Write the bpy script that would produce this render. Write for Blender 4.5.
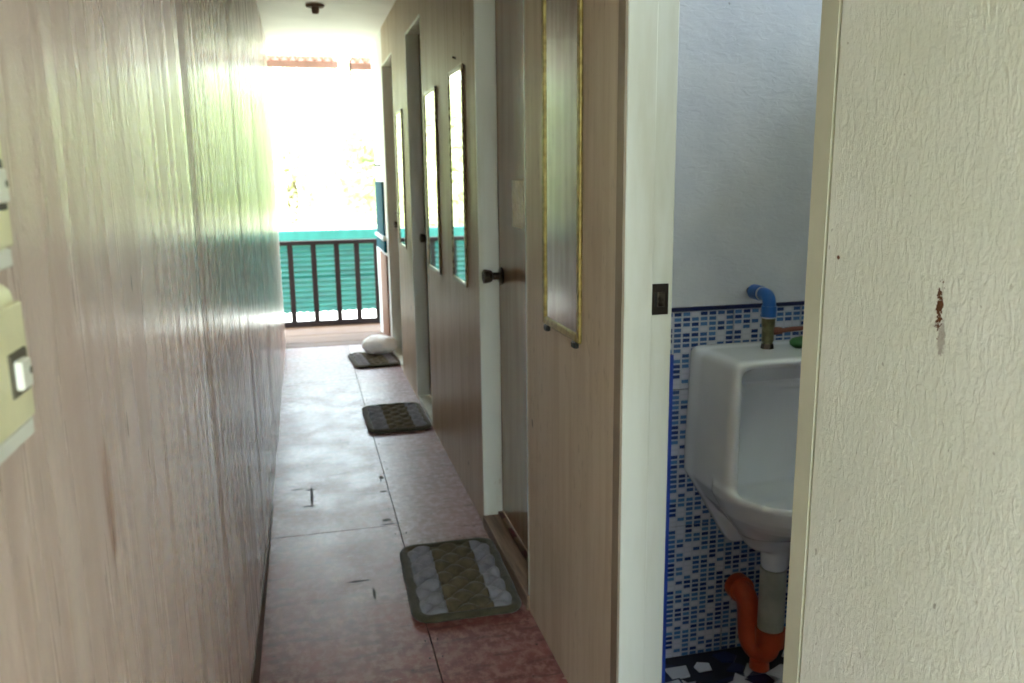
import bpy, bmesh, math, random
import numpy as np
from mathutils import Vector, Matrix, noise as mnoise

for o in list(bpy.data.objects):
    bpy.data.objects.remove(o, do_unlink=True)
scene = bpy.context.scene
COL = scene.collection
PI = math.pi
random.seed(7)

# ------------------------------------------------------------------ camera
# vanishing points measured in the 1024 x 683 photograph
F, CX, CY, CAM_H = 832.0, 512.0, 341.5, 1.30
fw = Vector((300 - CX, 176 - CY, F)).normalized()            # corridor axis, in camera axes (x right, y down, z ahead)
dn = Vector((562 - CX, 4460 - CY, F)); dn = (dn - fw * dn.dot(fw)).normalized()
rt = dn.cross(fw)
if rt.x < 0: rt = -rt
camd = bpy.data.cameras.new('camera')
cam = bpy.data.objects.new('camera', camd); COL.objects.link(cam)
right = Vector((rt.x, fw.x, -dn.x)); down = Vector((rt.y, fw.y, -dn.y)); ahead = Vector((rt.z, fw.z, -dn.z))
m = Matrix((( right.x, -down.x, -ahead.x, 0), (right.y, -down.y, -ahead.y, 0), (right.z, -down.z, -ahead.z, CAM_H), (0, 0, 0, 1)))
cam.matrix_world = m
camd.sensor_width = 36.0
camd.lens = F / 1024 * 36.0
camd.clip_start = 0.02
camd.dof.use_dof = True
camd.dof.focus_distance = 1.15
camd.dof.aperture_fstop = 8.5
scene.camera = cam

# ------------------------------------------------------------------ light
world = bpy.data.worlds.new('overcast_sky'); scene.world = world
world.use_nodes = True
bg = world.node_tree.nodes['Background']
bg.inputs[0].default_value = (0.74, 0.885, 1.0, 1)
bg.inputs[1].default_value = 4.6
sund = bpy.data.lights.new('sun', 'SUN'); sund.energy = 10.0; sund.angle = math.radians(8); sund.color = (1, 0.97, 0.92)
sun = bpy.data.objects.new('sun', sund); COL.objects.link(sun)
sun.rotation_euler = (math.radians(-18), math.radians(24), 0)

scene.view_settings.view_transform = 'Standard'
scene.view_settings.look = 'None'
scene.view_settings.gamma = 1.0
scene.view_settings.use_curve_mapping = False
scene.view_settings.exposure = 1.75
try:
    scene.cycles.diffuse_bounces = 8
    scene.cycles.max_bounces = 14
except Exception:
    pass

# ------------------------------------------------------------------ materials
def lin(c):
    if isinstance(c, str):
        c = c.lstrip('#'); c = [int(c[i:i+2], 16) / 255 for i in (0, 2, 4)]
    return tuple((x / 12.92 if x <= 0.04045 else ((x + 0.055) / 1.055) ** 2.4) for x in c) + (1.0,)

class NT:
    def __init__(s, name):
        s.mat = bpy.data.materials.new(name); s.mat.use_nodes = True
        s.t = s.mat.node_tree; s.bsdf = s.t.nodes['Principled BSDF']
        s.tc = s.t.nodes.new('ShaderNodeTexCoord')
    def link(s, a, b): s.t.links.new(a, b)
    def put(s, sock, v):
        if hasattr(v, 'links'): s.link(v, sock)
        else: sock.default_value = v
    def pos(s, scale=(1, 1, 1), loc=(0, 0, 0)):
        n = s.t.nodes.new('ShaderNodeMapping'); s.link(s.tc.outputs['Object'], n.inputs[0])
        n.inputs['Scale'].default_value = scale; n.inputs['Location'].default_value = loc
        return n.outputs[0]
    def noise(s, vec, scale=5, detail=4, rough=0.55, dist=0.0):
        n = s.t.nodes.new('ShaderNodeTexNoise'); s.link(vec, n.inputs['Vector'])
        n.inputs['Scale'].default_value = scale; n.inputs['Detail'].default_value = detail
        n.inputs['Roughness'].default_value = rough; n.inputs['Distortion'].default_value = dist
        return n.outputs['Fac']
    def math(s, op, a, b=0.0, c=0.0, clamp=False):
        n = s.t.nodes.new('ShaderNodeMath'); n.operation = op; n.use_clamp = clamp
        s.put(n.inputs[0], a); s.put(n.inputs[1], b); s.put(n.inputs[2], c)
        return n.outputs[0]
    def rng(s, v, a, b, lo=0.0, hi=1.0, smooth=True):
        n = s.t.nodes.new('ShaderNodeMapRange'); n.interpolation_type = 'SMOOTHSTEP' if smooth else 'LINEAR'
        s.put(n.inputs['Value'], v)
        n.inputs['From Min'].default_value = a; n.inputs['From Max'].default_value = b
        n.inputs['To Min'].default_value = lo; n.inputs['To Max'].default_value = hi
        return n.outputs[0]
    def mix(s, f, a, b):
        n = s.t.nodes.new('ShaderNodeMix'); n.data_type = 'RGBA'
        s.put(n.inputs[0], f); s.put(n.inputs[6], a); s.put(n.inputs[7], b)
        return n.outputs[2]
    def xyz(s, vec=None):
        n = s.t.nodes.new('ShaderNodeSeparateXYZ'); s.link(vec or s.tc.outputs['Object'], n.inputs[0]); return n.outputs
    def comb(s, x, y, z):
        n = s.t.nodes.new('ShaderNodeCombineXYZ'); s.put(n.inputs[0], x); s.put(n.inputs[1], y); s.put(n.inputs[2], z); return n.outputs[0]
    def white(s, vec):
        n = s.t.nodes.new('ShaderNodeTexWhiteNoise'); n.noise_dimensions = '3D'; s.link(vec, n.inputs['Vector']); return n.outputs['Value']
    def bump(s, h, strength=0.3, dist=0.01, prev=None):
        n = s.t.nodes.new('ShaderNodeBump'); s.link(h, n.inputs['Height'])
        n.inputs['Strength'].default_value = strength; n.inputs['Distance'].default_value = dist
        if prev is not None: s.link(prev, n.inputs['Normal'])
        return n.outputs[0]
    def spot(s, u, v, u0, v0, ru, rv, nz=None, amt=0.6):
        # soft blob at (u0, v0): 1 inside, 0 outside, edge broken by noise
        a = s.math('DIVIDE', s.math('SUBTRACT', u, u0), ru); b = s.math('DIVIDE', s.math('SUBTRACT', v, v0), rv)
        d = s.math('SQRT', s.math('ADD', s.math('MULTIPLY', a, a), s.math('MULTIPLY', b, b)))
        if nz is not None: d = s.math('ADD', d, s.math('MULTIPLY', s.math('SUBTRACT', nz, 0.5), amt * 3))
        return s.rng(d, 0.55, 1.0, 1.0, 0.0)
    def done(s, col, rough=0.5, normal=None, metal=0.0, spec=0.5, coat=0.0, coat_rough=0.1):
        b = s.bsdf
        s.put(b.inputs['Base Color'], col); s.put(b.inputs['Roughness'], rough)
        b.inputs['Metallic'].default_value = metal; b.inputs['Specular IOR Level'].default_value = spec
        b.inputs['Coat Weight'].default_value = coat; b.inputs['Coat Roughness'].default_value = coat_rough
        if normal is not None: s.link(normal, b.inputs['Normal'])
        return s.mat

def simple(name, c, rough=0.5, metal=0.0, var=0.12, nscale=8, bump=0.0, bscale=60, coat=0.0, spec=0.5):
    n = NT(name); p = n.pos(); c = lin(c)
    c2 = tuple(x * (1 - var * 2) for x in c[:3]) + (1,)
    col = n.mix(n.rng(n.noise(p, nscale, 5), 0.35, 0.7), c, c2)
    nm = n.bump(n.noise(p, bscale, 4), bump, 0.004) if bump else None
    return n.done(col, rough, nm, metal, spec, coat)

M = {}
# glossy enamel on the left plywood wall
n = NT('enamel_pinkish'); x, y, z = n.xyz()
streak = n.noise(n.pos((1, 7, 0.35)), 4, 3, 0.5); fine = n.noise(n.pos((1, 60, 1.2)), 3, 4)
blot = n.noise(n.pos(), 2.2, 4); nz = n.noise(n.pos((1, 1, 0.3)), 40, 4)
col = n.mix(n.rng(streak, 0.35, 0.68), lin('#cab6ab'), lin('#bda79c'))
col = n.mix(n.rng(blot, 0.42, 0.72, 0, 0.5), col, lin('#c2aaa0'))
col = n.mix(n.math('MULTIPLY', n.rng(fine, 0.60, 0.72), n.rng(streak, 0.45, 0.7, 0, 0.15)), col, lin('#8a6f60'))
col = n.mix(n.math('MULTIPLY', n.spot(y, z, 0.785, 1.005, 0.016, 0.075, nz, 0.35), 0.55), col, lin('#8a5a34'))
sp = n.noise(n.pos((1, 1, 0.45)), 22, 2, 0.4)
col = n.mix(n.math('MULTIPLY', n.rng(sp, 0.765, 0.78), 0.6), col, lin('#4a3020'))
# dark runs beside the sheet joint
run = n.math('MULTIPLY', n.spot(y, z, 1.60, 1.28, 0.022, 0.5, streak, 0.25), n.rng(fine, 0.4, 0.6, 0.2, 0.8))
col = n.mix(run, col, lin('#4d4234'))
h1 = n.math('ADD', n.math('MULTIPLY', n.noise(n.pos((1, 6, 0.5)), 4, 1.5), 0.7), n.math('MULTIPLY', n.noise(n.pos((1, 2.2, 0.15)), 4, 2), 1.6))
nb = n.bump(h1, 0.14, 0.010)
nb = n.bump(n.noise(n.pos((1, 1, 0.7)), 110, 3), 0.22, 0.003, nb)
M['left_paint'] = n.done(col, n.rng(streak, 0.3, 0.7, 0.23, 0.31), nb, spec=0.38)

# matt cream on the right plywood partition, with stronger light painted into the sheet by the toilet
def ply(name, c1, c2, c3):
    n = NT(name); x, y, z = n.xyz()
    st = n.noise(n.pos((1, 9, 0.5)), 4, 5, 0.6); bl = n.noise(n.pos((1, 1.5, 0.8)), 3, 5)
    col = n.mix(n.rng(st, 0.35, 0.7), lin(c1), lin(c2))
    col = n.mix(n.rng(bl, 0.5, 0.75, 0, 0.4), col, lin(c3))
    grime = n.math('MULTIPLY', n.rng(n.noise(n.pos((1, 12, 4)), 5, 5), 0.56, 0.72), n.rng(n.noise(n.pos((1, 2, 1)), 2, 3), 0.45, 0.65, 0, 0.45))
    col = n.mix(grime, col, lin('#7a654e'))
    sp = n.noise(n.pos((1, 1, 0.6)), 18, 2, 0.4)
    col = n.mix(n.math('MULTIPLY', n.rng(sp, 0.76, 0.78), 0.8), col, lin('#4a3624'))
    nb = n.bump(n.noise(n.pos((1, 5, 1)), 30, 4), 0.22, 0.002)
    return n.done(col, n.rng(st, 0.3, 0.7, 0.4, 0.55), nb, spec=0.35)
M['ply_paint'] = ply('cream_plywood', '#bfab8f', '#b39d80', '#a58e70')
M['ply_lit'] = ply('cream_plywood_lit', '#d2c4ae', '#c8b8a1', '#b7a288')

# thick brushed paint on the near right wall
n = NT('thick_white_paint'); x, y, z = n.xyz()
v1 = n.noise(n.pos((1, 2.2, 0.9)), 60, 6, 0.65, 0.9); v2 = n.noise(n.pos((1, 1, 1)), 170, 5, 0.6)
v3 = n.noise(n.pos((1, 2.2, 0.8), (3, 1, 2)), 9, 4, 0.6)
col = n.mix(n.rng(n.noise(n.pos(), 3.5, 4), 0.35, 0.7), lin('#e3e7de'), lin('#dadfd2'))
pit = n.rng(n.noise(n.pos((1, 1, 0.7), (5, 2, 1)), 95, 2, 0.4), 0.74, 0.77)
col = n.mix(n.math('MULTIPLY', pit, 0.45), col, lin('#6a5f4a'))
nz = n.noise(n.pos((1, 1, 1)), 260, 3)
rust = n.spot(y, z, 0.678, 1.164, 0.0055, 0.022, nz, 1.1)
rust2 = n.spot(y, z, 0.842, 1.2005, 0.0035, 0.003, nz, 0.3)
rust3 = n.math('MULTIPLY', n.spot(y, z, 0.672, 1.137, 0.006, 0.022, nz, 0.6), 0.5)
col = n.mix(n.math('MAXIMUM', n.math('MAXIMUM', rust, rust2), rust3), col, lin('#5a3518'))
h = n.math('ADD', n.math('MULTIPLY', v1, 1.0), n.math('ADD', n.math('MULTIPLY', v2, 0.35), n.math('MULTIPLY', v3, 0.25)))
M['thick_paint'] = n.done(col, 0.62, n.bump(h, 0.6, 0.003), spec=0.3)

# door frames
n = NT('frame_enamel')
col = n.mix(n.rng(n.noise(n.pos((3, 3, 0.5)), 4, 5), 0.4, 0.75), lin('#dadcd2'), lin('#c9c8b6'))
col = n.mix(n.rng(n.noise(n.pos((1, 1, 0.6)), 14, 3), 0.70, 0.78, 0, 0.7), col, lin('#a08a5c'))
M['frame'] = n.done(col, 0.38, n.bump(n.noise(n.pos((40, 40, 1)), 2, 3), 0.08, 0.003), spec=0.4)
M['frame_brown'] = simple('frame_front_brown', '#9c8d7a', 0.5, var=0.1, bump=0.1)  # far jamb face, browner than the near one
M['frame_near'] = simple('frame_front_cream', '#c6c7b2', 0.5, var=0.05, bump=0.08)

# door leaf: glossy beige brown
n = NT('door_enamel')
col = n.mix(n.rng(n.noise(n.pos((1, 6, 0.5)), 4, 4), 0.35, 0.7), lin('#a3876a'), lin('#94785c'))
M['door'] = n.done(col, 0.16, n.bump(n.noise(n.pos((1, 2, 0.3)), 2, 2), 0.05, 0.01), spec=0.6)

# worn red-brown floor paint
def floor_paint(name, c1, c2, c3):
    n = NT(name); x, y, z = n.xyz()
    b1 = n.noise(n.pos((1, 1, 1)), 5, 7, 0.62); b2 = n.noise(n.pos((1.4, 1, 1), (4, 3, 0)), 26, 6, 0.65)
    b3 = n.noise(n.pos((0.6, 3, 1), (1, 8, 0)), 9, 6, 0.7)
    col = n.mix(n.rng(b1, 0.35, 0.66), lin(c1), lin(c2))
    col = n.mix(n.rng(b2, 0.42, 0.64, 0, 0.85), col, lin(c3))
    col = n.mix(n.rng(b3, 0.52, 0.64, 0, 0.7), col, lin('#4a2c28'))
    pale = n.math('MULTIPLY', n.rng(n.noise(n.pos((0.8, 3, 1), (2, 2, 0)), 18, 5), 0.66, 0.72), n.rng(b1, 0.4, 0.6))
    col = n.mix(n.math('MULTIPLY', pale, 0.7), col, lin('#cdbfb8'))
    dots = n.rng(n.noise(n.pos((1, 1, 1), (9, 1, 0)), 30, 1, 0.3), 0.765, 0.785)
    col = n.mix(n.math('MULTIPLY', dots, 0.85), col, lin('#2c1a16'))
    nz = n.noise(n.pos(), 60, 3)
    marks = [(-0.031, 3.35, 0.0075, 0.13), (-0.045, 3.25, 0.035, 0.010), (-0.035, 3.43, 0.028, 0.008), (0.245, 3.03, 0.022, 0.016), (0.262, 3.33, 0.022, 0.014),
             (0.11, 2.56, 0.05, 0.008), (0.15, 2.46, 0.006, 0.05), (0.268, 3.50, 0.012, 0.03), (0.25, 2.99, 0.05, 0.006), (-0.09, 3.45, 0.03, 0.006)]
    g = None
    for mk in marks:
        q = n.spot(x, y, *mk, nz, 0.22); g = q if g is None else n.math('MAXIMUM', g, q)
    col = n.mix(g, col, lin('#271713'))
    return n.done(col, n.math('ADD', n.rng(b1, 0.35, 0.65, 0.36, 0.44), n.math('MULTIPLY', g, 0.4), clamp=True), None, spec=0.42)
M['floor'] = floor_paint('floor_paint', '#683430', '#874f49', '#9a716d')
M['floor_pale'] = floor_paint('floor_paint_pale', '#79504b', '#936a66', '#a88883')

M['gap'] = simple('dark_underfloor', '#2a1c17', 0.9)
n = NT('bare_plank')
col = n.mix(n.rng(n.noise(n.pos((0.6, 9, 9)), 4, 5), 0.35, 0.7), lin('#66472d'), lin('#4a301d'))
M['plank'] = n.done(col, 0.7, n.bump(n.noise(n.pos((0.6, 14, 14)), 6, 4), 0.3, 0.004))
n = NT('bare_wood_upright')
col = n.mix(n.rng(n.noise(n.pos((9, 9, 0.6)), 4, 5), 0.35, 0.7), lin('#865c42'), lin('#67422d'))
M['post_wood'] = n.done(col, 0.7, n.bump(n.noise(n.pos((14, 14, 0.6)), 6, 4), 0.3, 0.004))
n = NT('threshold_wood')
col = n.mix(n.rng(n.noise(n.pos((14, 1, 14)), 5, 5), 0.35, 0.7), lin('#8f7560'), lin('#6a523f'))
M['sill'] = n.done(col, 0.5, n.bump(n.noise(n.pos((20, 1, 20)), 6, 4), 0.2, 0.003))
M['redpaint'] = simple('dark_red_paint', '#5c1d1c', 0.45)
M['base_strip'] = simple('bare_dark_ply', '#6e5a4c', 0.6, var=0.2)
M['ceiling'] = simple('ceiling_white', '#e6e6dc', 0.6, var=0.04, nscale=3)
M['white_paint'] = simple('white_paint', '#e3e6e4', 0.5, var=0.04)
M['rail'] = simple('dark_brown_rail', '#1d100d', 0.6, var=0.15, spec=0.2)
M['gold'] = None
n = NT('gilt_frame')
k = n.noise(n.pos((1, 1, 1)), 70, 4)
col = n.mix(n.rng(k, 0.35, 0.65), lin('#a89658'), lin('#85723e'))
M['gold'] = n.done(col, 0.34, n.bump(k, 0.1, 0.001), metal=0.5)
n = NT('gilt_frame_worn')
k = n.noise(n.pos((1, 1, 1)), 60, 4)
col = n.mix(n.rng(k, 0.3, 0.7), lin('#b9ab84'), lin('#5a3a2a'))
M['gold_worn'] = n.done(col, 0.36, n.bump(k, 0.25, 0.002), metal=0.3)
n = NT('mirror_silver')
M['mirror'] = n.done(n.mix(n.rng(n.noise(n.pos(), 5, 4), 0.5, 0.8), (0.86, 0.88, 0.87, 1), (0.80, 0.80, 0.78, 1)), 0.03, None, metal=1.0)
M['black_clip'] = simple('black_clip', '#17120f', 0.5)
n = NT('aged_steel')
k = n.noise(n.pos(), 60, 4)
M['steel'] = n.done(n.mix(n.rng(k, 0.4, 0.65), lin('#5c544c'), lin('#2f2620')), 0.3, None, metal=0.85)
M['iron'] = simple('dark_iron', '#3a322c', 0.45, metal=0.7)
M['tape'] = None
n = NT('crinkled_clear_tape')
k = n.noise(n.pos((1, 3, 1)), 22, 5, 0.6, 1.0)
M['tape'] = n.done(n.mix(n.rng(k, 0.4, 0.65), lin('#fff8de'), lin('#e2d8ac')), 0.16, None, spec=0.8)
M['plastic'] = simple('yellowed_plastic', '#ded8b2', 0.32, var=0.05, nscale=30)
M['plastic_white'] = simple('white_plastic', '#dcdbd2', 0.3, var=0.04)
M['plastic_grey'] = simple('grime_grey', '#5b5547', 0.6)
# quilted mats
M['olive'] = simple('olive_quilt', '#665d49', 0.95, var=0.18, nscale=30, bump=0.4, bscale=220, spec=0.1)
M['bluegrey'] = simple('bluegrey_quilt', '#8d8d94', 0.95, var=0.12, nscale=30, bump=0.4, bscale=220, spec=0.1)
M['binding'] = simple('olive_binding', '#4d4839', 0.95, var=0.15, nscale=40, bump=0.4, bscale=240, spec=0.1)
for q in ('olive', 'bluegrey', 'binding'):
    bs = M[q].node_tree.nodes['Principled BSDF']; bs.inputs['Sheen Weight'].default_value = 0.25; bs.inputs['Sheen Roughness'].default_value = 0.4
M['bag'] = None
n = NT('thin_white_plastic')
M['bag'] = n.done(lin('#fbfbfb'), 0.3, n.bump(n.noise(n.pos(), 26, 5, 0.6, 0.8), 0.5, 0.012))
n.bsdf.inputs['Subsurface Weight'].default_value = 0.0
# toilet room
n = NT('blue_white_plaster'); x, y, z = n.xyz()
k = n.noise(n.pos((1, 1, 2.2), (0, 0, 0)), 30, 5, 0.6, 0.8); k2 = n.noise(n.pos(), 3, 4)
col = n.mix(n.rng(k2, 0.35, 0.7), lin('#cfd2da'), lin('#c0c5d0'))
sp = n.noise(n.pos(), 26, 2, 0.4)
col = n.mix(n.math('MULTIPLY', n.rng(sp, 0.75, 0.78), 0.7), col, lin('#6d6c70'))
col = n.mix(n.rng(n.noise(n.pos((1, 1, 1), (1, 4, 2)), 6, 5), 0.6, 0.8, 0, 0.4), col, lin('#b5b6ba'))
M['plaster'] = n.done(col, 0.7, n.bump(k, 0.5, 0.006), spec=0.25)
# printed mosaic on 20 x 40 cm glazed tiles: object origin at the tile's lower left corner
n = NT('mosaic_print_tile'); x, y, z = n.xyz()
oi = n.t.nodes.new('ShaderNodeObjectInfo')
u = n.math('DIVIDE', x, 0.02525); v = n.math('DIVIDE', z, 0.0141)
fu = n.math('FRACT', u); fv = n.math('FRACT', v)
cu = n.math('FLOOR', u); cv = n.math('FLOOR', v)
inside = n.math('MULTIPLY', n.math('MULTIPLY', n.math('GREATER_THAN', fu, 0.11), n.math('LESS_THAN', fu, 0.89)),
                n.math('MULTIPLY', n.math('GREATER_THAN', fv, 0.16), n.math('LESS_THAN', fv, 0.84)))
r1 = n.white(n.comb(cu, cv, n.math('FLOOR', n.math('MULTIPLY', oi.outputs['Random'], 3.0))))
r2 = n.white(n.comb(n.math('ADD', cu, 31.7), cv, 2.0))
blue = n.mix(n.rng(r2, 0.15, 0.85, smooth=False), lin('#22386f'), lin('#4f76aa'))
cell = n.mix(n.math('LESS_THAN', r1, 0.78), lin('#bcc0cf'), blue)
col = n.mix(inside, lin('#b2b7c5'), cell)
M['tile'] = n.done(col, 0.2, n.bump(inside, 0.15, 0.001), spec=0.5)
M['grout'] = simple('grey_grout', '#7f828c', 0.8)
M['navy'] = simple('navy_trim', '#15204e', 0.35)
M['blue_edge'] = simple('blue_edge_trim', '#1f3c94', 0.4)
M['wc_floor'] = simple('dark_wc_floor', '#1e2030', 0.5, var=0.3)
M['shard'] = simple('pale_tile_shard', '#d2d4de', 0.35, var=0.08)
n = NT('vitreous_china')
M['china'] = n.done(n.mix(n.rng(n.noise(n.pos(), 4, 3), 0.4, 0.7), lin('#e8ecf2'), lin('#dfe3ea')), 0.09, None, spec=0.6, coat=0.4)
M['pvc_blue'] = simple('blue_pvc', '#1c5fae', 0.35, var=0.1)
M['pvc_orange'] = simple('orange_pvc', '#c8512f', 0.4, var=0.12, nscale=14)
M['pvc_grey'] = simple('grey_pipe', '#b3b3a6', 0.5, var=0.14, nscale=14)
M['brass'] = simple('tarnished_brass', '#7d7a58', 0.4, metal=0.7, var=0.25, nscale=50)
M['redlever'] = simple('rusty_red_lever', '#6e3a2c', 0.5, var=0.2)
M['green'] = simple('green_plastic', '#2f6a34', 0.5)
M['tefl'] = simple('white_tape', '#c9cdd0', 0.6)
# outside
n = NT('teal_metal_sheet')
col = n.mix(n.rng(n.noise(n.pos((1, 1, 5)), 3, 4), 0.4, 0.7), lin((0.02,0.30,0.27)), lin((0.012,0.25,0.23)))
M['teal'] = n.done(col, 0.42, None, spec=0.5)
M['teal_light'] = simple('pale_teal_cap', (0.12, 0.40, 0.37), 0.4)
M['teal_board'] = simple('deep_teal_board', (0.03, 0.28, 0.33), 0.8, spec=0.1)
M['pink'] = simple('pink_roof_underside', '#d9a39a', 0.6, var=0.06)
M['purlin'] = simple('brown_purlin', '#7d5f50', 0.7, var=0.1)
M['gravel'] = simple('pale_gravel', '#d6d3c8', 0.9, var=0.1, nscale=2)
M['grass'] = simple('grass_green', '#a2a184', 0.95, var=0.15, nscale=1.5)
M['bark'] = simple('grey_bark', '#6b5a48', 0.9, bump=0.4, bscale=12)
def leafmat(name, c):
    n = NT(name)
    g = n.t.nodes.new('ShaderNodeNewGeometry')
    col = n.mix(n.rng(n.noise(n.pos(), 0.9, 3), 0.3, 0.7), lin(c), tuple(0.7 * q for q in lin(c)[:3]) + (1,))
    n.bsdf.inputs['Subsurface Weight'].default_value = 0
    d = n.t.nodes.new('ShaderNodeBsdfTranslucent'); n.link(col, d.inputs[0])
    n.done(col, 0.6, None, spec=0.2)
    mx = n.t.nodes.new('ShaderNodeMixShader'); mx.inputs[0].default_value = 0.45
    n.link(n.bsdf.outputs[0], mx.inputs[1]); n.link(d.outputs[0], mx.inputs[2])
    n.link(mx.outputs[0], n.t.nodes['Material Output'].inputs['Surface'])
    return n.mat
M['leaf_a'] = leafmat('yellow_green_leaf', '#d2d8aa')
M['leaf_b'] = leafmat('mid_green_leaf', '#c3cf9c')

# ------------------------------------------------------------------ mesh helpers
def obj(name, geo, mat=None, parent=None, loc=(0, 0, 0), rot=(0, 0, 0), smooth=False, label=None, cat=None, group=None, kind=None):
    if isinstance(geo, bmesh.types.BMesh):
        me = bpy.data.meshes.new(name); geo.to_mesh(me); geo.free()
    elif isinstance(geo, bpy.types.Mesh):
        me = geo
    else:
        me = bpy.data.meshes.new(name); me.from_pydata([tuple(v) for v in geo[0]], [], [tuple(f) for f in geo[1]]); me.update()
    if mat is not None and not me.materials: me.materials.append(M[mat] if isinstance(mat, str) else mat)
    if smooth:
        for p in me.polygons: p.use_smooth = True
    o = bpy.data.objects.new(name, me); COL.objects.link(o)
    o.location = loc; o.rotation_euler = rot
    if parent is not None: o.parent = parent
    tag(o, label, cat, group, kind)
    return o
def tag(o, label=None, cat=None, group=None, kind=None):
    if label: o['label'] = label
    if cat: o['category'] = cat
    if group: o['group'] = group
    if kind: o['kind'] = kind
    return o
def empty(name, loc=(0, 0, 0), rot=(0, 0, 0), label=None, cat=None, group=None, kind=None):
    o = bpy.data.objects.new(name, None); COL.objects.link(o); o.location = loc; o.rotation_euler = rot
    o.empty_display_size = 0.05
    return tag(o, label, cat, group, kind)
def add_box(bm, x0, x1, y0, y1, z0, z1, bev=0.0, seg=2):
    r = bmesh.ops.create_cube(bm, size=1.0)
    vs = r['verts']
    for v in vs:
        v.co = Vector((x0 + (v.co.x + 0.5) * (x1 - x0), y0 + (v.co.y + 0.5) * (y1 - y0), z0 + (v.co.z + 0.5) * (z1 - z0)))
    if bev:
        es = list({e for v in vs for e in v.link_edges})
        bmesh.ops.bevel(bm, geom=es, offset=bev, segments=seg, affect='EDGES', profile=0.5)
def box(x0, x1, y0, y1, z0, z1, bev=0.0, seg=2):
    bm = bmesh.new(); add_box(bm, x0, x1, y0, y1, z0, z1, bev, seg); return bm
def add_tube(bm, pts, radii, n=16, caps=True):
    pts = [Vector(p) for p in pts]
    if not hasattr(radii, '__len__'): radii = [radii] * len(pts)
    rings = []; prev = None
    for i, p in enumerate(pts):
        d = (pts[min(i + 1, len(pts) - 1)] - pts[max(i - 1, 0)]).normalized()
        if prev is None:
            a = Vector((0, 0, 1)) if abs(d.z) < 0.9 else Vector((1, 0, 0)); u = d.cross(a).normalized()
        else:
            u = (prev - d * prev.dot(d)).normalized()
        prev = u; w = d.cross(u)
        rings.append([bm.verts.new(p + (u * math.cos(2 * PI * k / n) + w * math.sin(2 * PI * k / n)) * radii[i]) for k in range(n)])
    for a, b in zip(rings, rings[1:]):
        for k in range(n): bm.faces.new((a[k], a[(k + 1) % n], b[(k + 1) % n], b[k]))
    if caps:
        bm.faces.new(list(reversed(rings[0]))); bm.faces.new(rings[-1])
    bmesh.ops.recalc_face_normals(bm, faces=bm.faces)
def tube(pts, radii, n=16):
    bm = bmesh.new(); add_tube(bm, pts, radii, n); return bm
def arc(c, r, a0, a1, ax, ay, n=8):
    c = Vector(c); ax = Vector(ax); ay = Vector(ay)
    return [c + ax * (r * math.cos(a0 + (a1 - a0) * i / n)) + ay * (r * math.sin(a0 + (a1 - a0) * i / n)) for i in range(n + 1)]
def autosmooth(o, ang=40):
    me = o.data
    for p in me.polygons: p.use_smooth = True
    bm = bmesh.new(); bm.from_mesh(me)
    for e in bm.edges:
        if len(e.link_faces) == 2 and e.calc_face_angle(0) > math.radians(ang): e.smooth = False
    bm.to_mesh(me); bm.free()
    return o

XL, XR, XB = -0.188, 0.598, 0.708          # left wall face, right wall face, back of the right partition
ZC = 2.29; YB = -0.95; YE = 6.75; YL = YB   # ceiling, rear end of the corridor, far end of the left wall

# ------------------------------------------------------------------ ground and setting
obj('ground', ([(-60, -60, -0.6), (60, -60, -0.6), (60, 90, -0.6), (-60, 90, -0.6)], [(0, 1, 2, 3)]), 'grass', kind='structure')
obj('gravel_yard', box(-7, 7, 9.0, 16, -0.6, -0.585), 'gravel', kind='structure')
obj('foundation', box(-1.4, 2.6, YB - 0.1, 7.52, -0.6, -0.09), 'gap', kind='structure')

fl = obj('floor', box(XL - 0.1, XB, YB, 6.5, -0.089, -0.006), 'gap', kind='structure')
SX = 0.283
def panel_floor(x0, x1, y0, y1, mat='floor'):
    return obj('floor_panel', box(x0 + 0.0012, x1 - 0.0012, y0 + 0.0012, y1 - 0.0012, -0.0055, 0.0, 0.0008, 1), mat, fl)
ys = [YB, 0.62, 2.975, 5.35, 6.5]
for a, b in zip(ys, ys[1:]): panel_floor(XL - 0.05, SX, a, b)
ys = [YB, 2.45, 4.42, 6.5]
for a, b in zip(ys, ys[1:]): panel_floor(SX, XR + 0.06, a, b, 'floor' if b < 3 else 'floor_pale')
obj('floor_side_porch', box(-1.4, XL - 0.1, YB, 6.5, -0.089, -0.002), 'plank', kind='structure')
# nail heads along the seams
bm = bmesh.new(); rn = random.Random(3)
for k in range(34):
    yy = 1.75 + k * 0.14 + rn.uniform(-.03, .03)
    for dx in (-0.018, 0.018):
        if rn.random() < 0.7: add_tube(bm, [(SX + dx + rn.uniform(-.004, .004), yy, -0.0003), (SX + dx, yy, 0.0006)], 0.0032, 8)
for k in range(5):
    add_tube(bm, [(XR - 0.03, 1.85 + k * 0.2, -0.0003), (XR - 0.03, 1.85 + k * 0.2, 0.0006)], 0.0035, 8)
obj('nail_heads', bm, 'black_clip', fl, kind='stuff')
# bare planks of the porch
pf = obj('floor_porch', box(-1.4, 2.6, 6.5, 7.5, -0.089, -0.03), 'gap', kind='structure')
for k in range(6):
    y0 = 6.502 + k * 0.166
    obj('plank', box(-1.4, 2.6, y0, y0 + 0.162, -0.03, 0.002 + 0.001 * (k % 2), 0.002, 1), 'plank', pf)

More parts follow.
